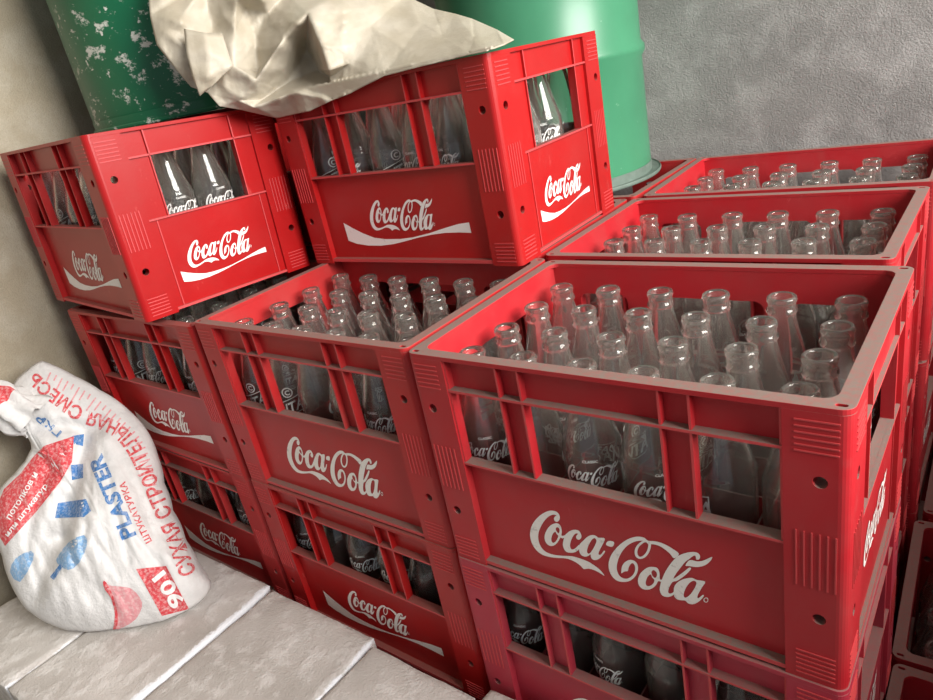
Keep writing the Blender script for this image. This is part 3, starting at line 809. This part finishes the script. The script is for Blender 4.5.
# ---------------------------------------------------------------- plaster sack
ZS = ZB + 0.006
def sack():
    Apt, Bpt, Tpt = Vector((-0.657, -0.243, ZS)), Vector((-0.512, -0.072, ZS)), Vector((-0.868, -0.054, ZS + 0.378))
    nrm = (Bpt - Apt).cross(Tpt - Apt).normalized()
    if nrm.dot(CAM - Apt) < 0: nrm = -nrm
    OUTL = [(40, 360), (58, 367), (75, 376), (100, 390), (130, 411), (147, 430), (157, 455), (163, 482), (172, 510), (185, 540), (199, 564), (212, 586), (205, 606), (190, 622), (172, 632), (150, 635), (112, 635), (75, 632), (45, 622), (25, 608), (11, 585), (2, 556), (-6, 535), (-9, 512), (0, 488), (14, 474), (25, 461), (33, 446), (24, 430), (10, 415), (6, 396), (16, 379)]
    c0 = (100.0, 520.0)
    pol = sorted((math.atan2(y - c0[1], x - c0[0]), math.hypot(x - c0[0], y - c0[1])) for x, y in OUTL)
    def rad(t):
        n = len(pol)
        t = (t + pi) % (2 * pi) - pi
        for i in range(n):
            a0, r0 = pol[i]; a1, r1 = pol[(i + 1) % n]
            if i == n - 1: a1 += 2 * pi
            tt = t if t >= pol[0][0] else t + 2 * pi
            if a0 <= tt <= a1 and a1 > a0:
                f = (tt - a0) / (a1 - a0); return r0 + (r1 - r0) * f
        return pol[0][1]
    VAL = [((86, 440), (62, 540), 0.034, 9), ((62, 540), (36, 600), 0.022, 9), ((20, 425), (98, 428), 0.030, 8), ((48, 470), (20, 560), 0.014, 8), ((60, 398), (120, 430), 0.008, 6), ((118, 440), (150, 520), 0.005, 6), ((35, 560), (60, 500), 0.014, 10), ((100, 446), (128, 560), 0.006, 4), ((122, 438), (160, 510), 0.008, 4), ((140, 540), (176, 590), 0.006, 4), ((70, 560), (120, 615), 0.005, 5), ((92, 452), (84, 540), 0.007, 4), ((150, 520), (175, 600), 0.005, 8), ((95, 600), (60, 570), 0.006, 9)]
    def seg(px, py, a, b):
        vx, vy = b[0] - a[0], b[1] - a[1]; t = max(0, min(1, ((px - a[0]) * vx + (py - a[1]) * vy) / (vx * vx + vy * vy)))
        return math.hypot(px - a[0] - vx * t, py - a[1] - vy * t)
    def lift(px, py, q):
        h = 0.085 * max(0, 1 - q ** 2.6) ** 0.62
        sd = ((px - 86) * 0.9624 + (py - 440) * 0.2717)   # beyond the main fold the cloth falls back
        h -= 0.030 / (1 + math.exp(max(-40, min(40, (sd + 2) / 2.5)))) * (1 - q ** 4) * max(0, min(1, (py - 425) / 30))
        # fuller towards the bottom, thinner in the folded neck
        k = max(0.35, min(1.0, (py - 350) / 170)); h *= k
        for a, b, amt, s in VAL: h -= amt * math.exp(-(seg(px, py, a, b) / s) ** 2) * (1 - q ** 3)
        w = Vector((px / 30, py / 30, 0))
        st = Vector(((px * 0.9 - py * 0.35) / 13, (px * 0.35 + py * 0.9) / 52, 0))
        h += (noise.noise(w) * 0.004 + abs(noise.noise(st)) * 0.008 + abs(noise.noise(st * 2.3 + Vector((5, 5, 0)))) * 0.003) * (1 - q ** 4)
        return h
    def surf(px, py, extra=0.0):
        dx, dy = px - c0[0], py - c0[1]
        q = min(1.0, math.hypot(dx, dy) / max(1e-6, rad(math.atan2(dy, dx))))
        p = on_plane(px, py, Apt, nrm)
        toc = (CAM - p).normalized(); p = p + toc * ((lift(px, py, q) + extra) / max(0.4, toc.dot(nrm)))
        p.z = max(p.z, ZS + 0.001)
        # keep the pixel: slide along the sight line back over the same spot
        return p
    bm = bmesh.new(); NT, NR = 180, 44
    def ring(q, back):
        out = []
        for i in range(NT):
            t = -pi + 2 * pi * i / NT; r = rad(t) * q; px, py = c0[0] + r * cos(t), c0[1] + r * sin(t)
            if not back: out.append(bm.verts.new(surf(px, py)))
            else:
                p = on_plane(px, py, Apt, nrm) - nrm * (0.075 * max(0, 1 - q ** 2.6) ** 0.6)
                p.z = max(p.z, ZS + 0.0008); p.x = max(p.x, WALLX + 0.003)
                out.append(bm.verts.new(p))
        return out
    qs = [((k + 1) / NR) ** 0.8 for k in range(NR)]
    rings = [ring(q, False) for q in qs] + [ring(q, True) for q in reversed(qs[:-1])]
    for a, b in zip(rings, rings[1:]):
        for i in range(NT): bm.faces.new((a[i], a[(i + 1) % NT], b[(i + 1) % NT], b[i]))
    f0 = bm.verts.new(surf(*c0)); b0 = bm.verts.new(on_plane(*c0, Apt, nrm) - nrm * 0.075)
    for i in range(NT):
        bm.faces.new((f0, rings[0][(i + 1) % NT], rings[0][i])); bm.faces.new((b0, rings[-1][i], rings[-1][(i + 1) % NT]))
    M_SACK = mat_sack('white_woven_sack', srgb(226, 224, 222))
    body = link_mesh('plaster_sack', bm, M_SACK, None, True)
    tag(body, 'half full white plaster sack with red and blue printing, slumped on the blocks', 'sack')
    # twisted neck
    bm = bmesh.new(); path = [(44, 420, 0.030), (26, 415, 0.030), (10, 405, 0.030), (-8, 398, 0.026), (-26, 396, 0.022)]
    prev = None; n = 40
    for k in range(25):
        s = k / 24 * (len(path) - 1); i = min(int(s), len(path) - 2); f = s - i
        px, py, r = (path[i][j] * (1 - f) + path[i + 1][j] * f for j in range(3))
        cpt = on_plane(px, py, Apt, nrm) + nrm * 0.018; cpt.x = max(cpt.x, WALLX + 0.05)
        ax = (on_plane(px - 5, py - 3, Apt, nrm) - on_plane(px, py, Apt, nrm)).normalized()
        w = ax.cross(nrm).normalized(); rw = []
        for m in range(n):
            t = 2 * pi * m / n; rr = r * (1 + 0.22 * sin(6 * t + k * 0.35) + 0.10 * sin(11 * t - k * 0.2))
            p = cpt + (w * cos(t) * 1.1 + nrm * sin(t) * 0.75) * rr; p.x = max(p.x, WALLX + 0.002)
            rw.append(bm.verts.new(p))
        if prev:
            for m in range(n): bm.faces.new((prev[m], prev[(m + 1) % n], rw[(m + 1) % n], rw[m]))
        prev = rw
    nk = link_mesh('twisted_neck', bm, M_SACK, body, True)
    # ---- printing
    P_RED, P_BLUE, P_PINK, P_WHITE, P_LIGHT = (mat_sackprint(a, srgb(*b)) for a, b in (('sack_red', (206, 62, 70)), ('sack_blue', (62, 120, 180)), ('sack_pink', (222, 150, 155)), ('sack_white', (236, 232, 230)), ('sack_pale_blue', (128, 168, 206))))
    def polyline(pts):
        ls = [0]
        for a, b in zip(pts, pts[1:]): ls.append(ls[-1] + math.hypot(b[0] - a[0], b[1] - a[1]))
        def f(s):
            s = max(0, min(ls[-1] - 1e-6, s)); i = max(k for k in range(len(ls)) if ls[k] <= s); i = min(i, len(pts) - 2)
            t = (s - ls[i]) / (ls[i + 1] - ls[i]); a, b = pts[i], pts[i + 1]
            ux, uy = (b[0] - a[0]) / (ls[i + 1] - ls[i]), (b[1] - a[1]) / (ls[i + 1] - ls[i])
            return a[0] + (b[0] - a[0]) * t, a[1] + (b[1] - a[1]) * t, ux, uy
        return f, ls[-1]
    def smooth_path(pts, n=6):
        out = []
        for i in range(len(pts) - 1):
            g = lambda k: Vector(pts[max(0, min(len(pts) - 1, k))])
            p0, p1, p2, p3 = g(i - 1), g(i), g(i + 1), g(i + 2)
            for s in range(n):
                t = s / n; q = 0.5 * (2 * p1 + (p2 - p0) * t + (2 * p0 - 5 * p1 + 4 * p2 - p3) * t * t + (3 * p1 - p0 - 3 * p2 + p3) * t ** 3); out.append((q.x, q.y))
        out.append(tuple(pts[-1])); return out
    def text_on(bm, body_, path_, height, lift_=0.0012, bold=0.02, h_end=None):
        f, ln = polyline(smooth_path(path_)); s = text_shape(body_, 1.0, bold)
        w = max(x for x, y in s[0]); x0 = min(x for x, y in s[0]); k = ln / (w - x0)
        def fn(a, b):
            q = (a - x0) / (w - x0); hh = height if h_end is None else height + (h_end - height) * q
            px, py, ux, uy = f((a - x0) * k); off = b / 0.72 * hh
            return surf(px + uy * off, py - ux * off, lift_)       # letters stand to the left of the path
        add_shape(bm, s, fn, 0.12)
    def patch_on(bm, pts, lift_=0.0008, smooth=1):
        add_shape(bm, flat_shape([pts], smooth), lambda a, b: surf(a, b, lift_), 5)
    def print_on(name, mat, *jobs):
        b = bmesh.new()
        for fn, a, kw in jobs: fn(b, *a, **kw)
        return link_mesh(name, b, mat, body)
    T = lambda *a, **kw: (text_on, a, kw)
    Q = lambda *a, **kw: (patch_on, a, kw)
    print_on('title_lettering', P_RED, T('СУХАЯ СТРОИТЕЛЬНАЯ СМЕСЬ', [(196, 572), (182, 536), (169, 507), (161, 489), (152, 468), (138, 442), (122, 425), (104, 416), (82, 408), (65, 396), (50, 385), (36, 372)], 16, h_end=12.5, bold=0.022))
    print_on('product_lettering', P_BLUE, T('PLASTER', [(136, 535), (124, 506), (112, 478), (101, 453)], 15, bold=0.035))
    print_on('subtitle_lettering', P_RED, T('ШТУКАТУРКА', [(152, 541), (142, 521), (132, 499), (125, 481)], 6.5))
    bd = print_on('red_badge', P_RED, Q([(136, 569), (166, 566), (189, 609), (162, 616)]))
    print_on('badge_number', P_WHITE, T('901', [(185, 603), (174, 584), (163, 570)], 15, 0.0022, 0.03))
    print_on('red_band', P_RED, Q([(74, 436), (72, 462), (60, 482), (36, 512), (5, 546), (-4, 530), (-4, 508), (4, 489), (20, 474), (34, 456), (44, 446)]))
    for tx, pth, hh in (('потолков и', [(10, 520), (24, 498), (38, 474)], 6), ('или штукатур', [(8, 537), (26, 514), (48, 486)], 5)):
        print_on('band_lettering', P_WHITE, T(tx, pth, hh, 0.0020))
    for q in ([(72, 436), (84, 434), (83, 446), (74, 444)], [(71, 465), (83, 464), (83, 478), (72, 480)], [(58, 503), (86, 499), (91, 511), (84, 517), (55, 518)]):
        print_on('blue_stripe', P_BLUE, Q(q))
    tw = print_on('trowel_emblem', P_LIGHT, Q([(84, 535), (87, 545), (79, 563), (68, 570), (57, 563), (58, 556), (69, 542)], smooth=2))
    print_on('trowel_handle', P_BLUE, Q([(60, 564), (63, 566), (54, 580), (50, 577)], 0.0016))
    print_on('pale_blue_patch', P_LIGHT, Q([(16, 558), (31, 551), (33, 560), (20, 582), (10, 572)], smooth=2))
    print_on('hard_hat_emblem', P_PINK, Q([(103, 583), (112, 586), (130, 588), (140, 598), (142, 607), (136, 619), (124, 627), (115, 629), (117, 616), (112, 598), (106, 591)], smooth=2))
    print_on('hat_brim', P_RED, Q([(103, 582), (106, 582), (113, 596), (118, 616), (116, 629), (113, 629), (115, 615), (111, 598), (105, 590)], 0.0015, 2))
    print_on('neck_lettering', P_BLUE, T('ГКР', [(62, 432), (50, 422), (39, 414)], 7, bold=0.03))
    f, ln = polyline(smooth_path([(158, 487), (150, 456), (140, 436), (120, 416), (95, 396), (70, 381), (48, 370)]))
    marks = []
    for k in range(26):
        px, py, ux, uy = f(ln * (k + 0.5) / 26)
        L1 = 7 + 5 * ((k * 7) % 3)
        marks.append(Q([(px + uy * 1 - ux, py - ux * 1 - uy), (px + uy * L1 - ux, py - ux * L1 - uy), (px + uy * L1 + ux * .6, py - ux * L1 + uy * .6), (px + uy * 1 + ux * .6, py - ux + uy * .6)]))
    print_on('pink_line_pattern', P_PINK, *marks)
    nk.data.materials.append(P_RED)
    for p in nk.data.polygons:
        if 9 < (p.index // 40) < 20 and 4 <= p.index % 40 <= 12: p.material_index = 1
sack()

# ---------------------------------------------------------------- light
w = bpy.data.worlds.new('daylight'); SC.world = w; w.use_nodes = True
bg = w.node_tree.nodes['Background']; bg.inputs['Color'].default_value = (0.80, 0.88, 1.0, 1); bg.inputs['Strength'].default_value = 0.42
def area(name, loc, target, sx, sy, power, col):
    l = bpy.data.lights.new(name, 'AREA'); l.shape = 'RECTANGLE'; l.size = sx; l.size_y = sy; l.energy = power; l.color = col
    o = bpy.data.objects.new(name, l); C.objects.link(o); o.location = loc
    o.rotation_euler = (Vector(target) - Vector(loc)).to_track_quat('-Z', 'Y').to_euler()
area('doorway_daylight', (2.5, 0.05, 2.0), (-0.1, 0.2, 0.8), 1.7, 1.5, 190, (1.0, 0.97, 0.93))

cam = bpy.data.cameras.new('camera'); co = bpy.data.objects.new('camera', cam); C.objects.link(co)
m = Matrix.Identity(4)
for i in range(3):
    m[i][0] = RIGHT[i]; m[i][1] = -DOWN[i]; m[i][2] = -FWD[i]; m[i][3] = CAM[i]
co.matrix_world = m
cam.sensor_fit = 'HORIZONTAL'; cam.sensor_width = 36; cam.lens = F / 933 * 36; cam.clip_start = 0.02
SC.camera = co
vs = SC.view_settings
SC.display_settings.display_device = 'sRGB'
vs.view_transform = 'Standard'; vs.look = 'None'; vs.exposure = 0.08; vs.gamma = 1.0; vs.use_curve_mapping = False
SC.cycles.use_denoising = True
SC.cycles.max_bounces = 20; SC.cycles.transmission_bounces = 20; SC.cycles.diffuse_bounces = 5; SC.cycles.glossy_bounces = 6; SC.cycles.transparent_max_bounces = 96
SC.cycles.sample_clamp_indirect = 6.0
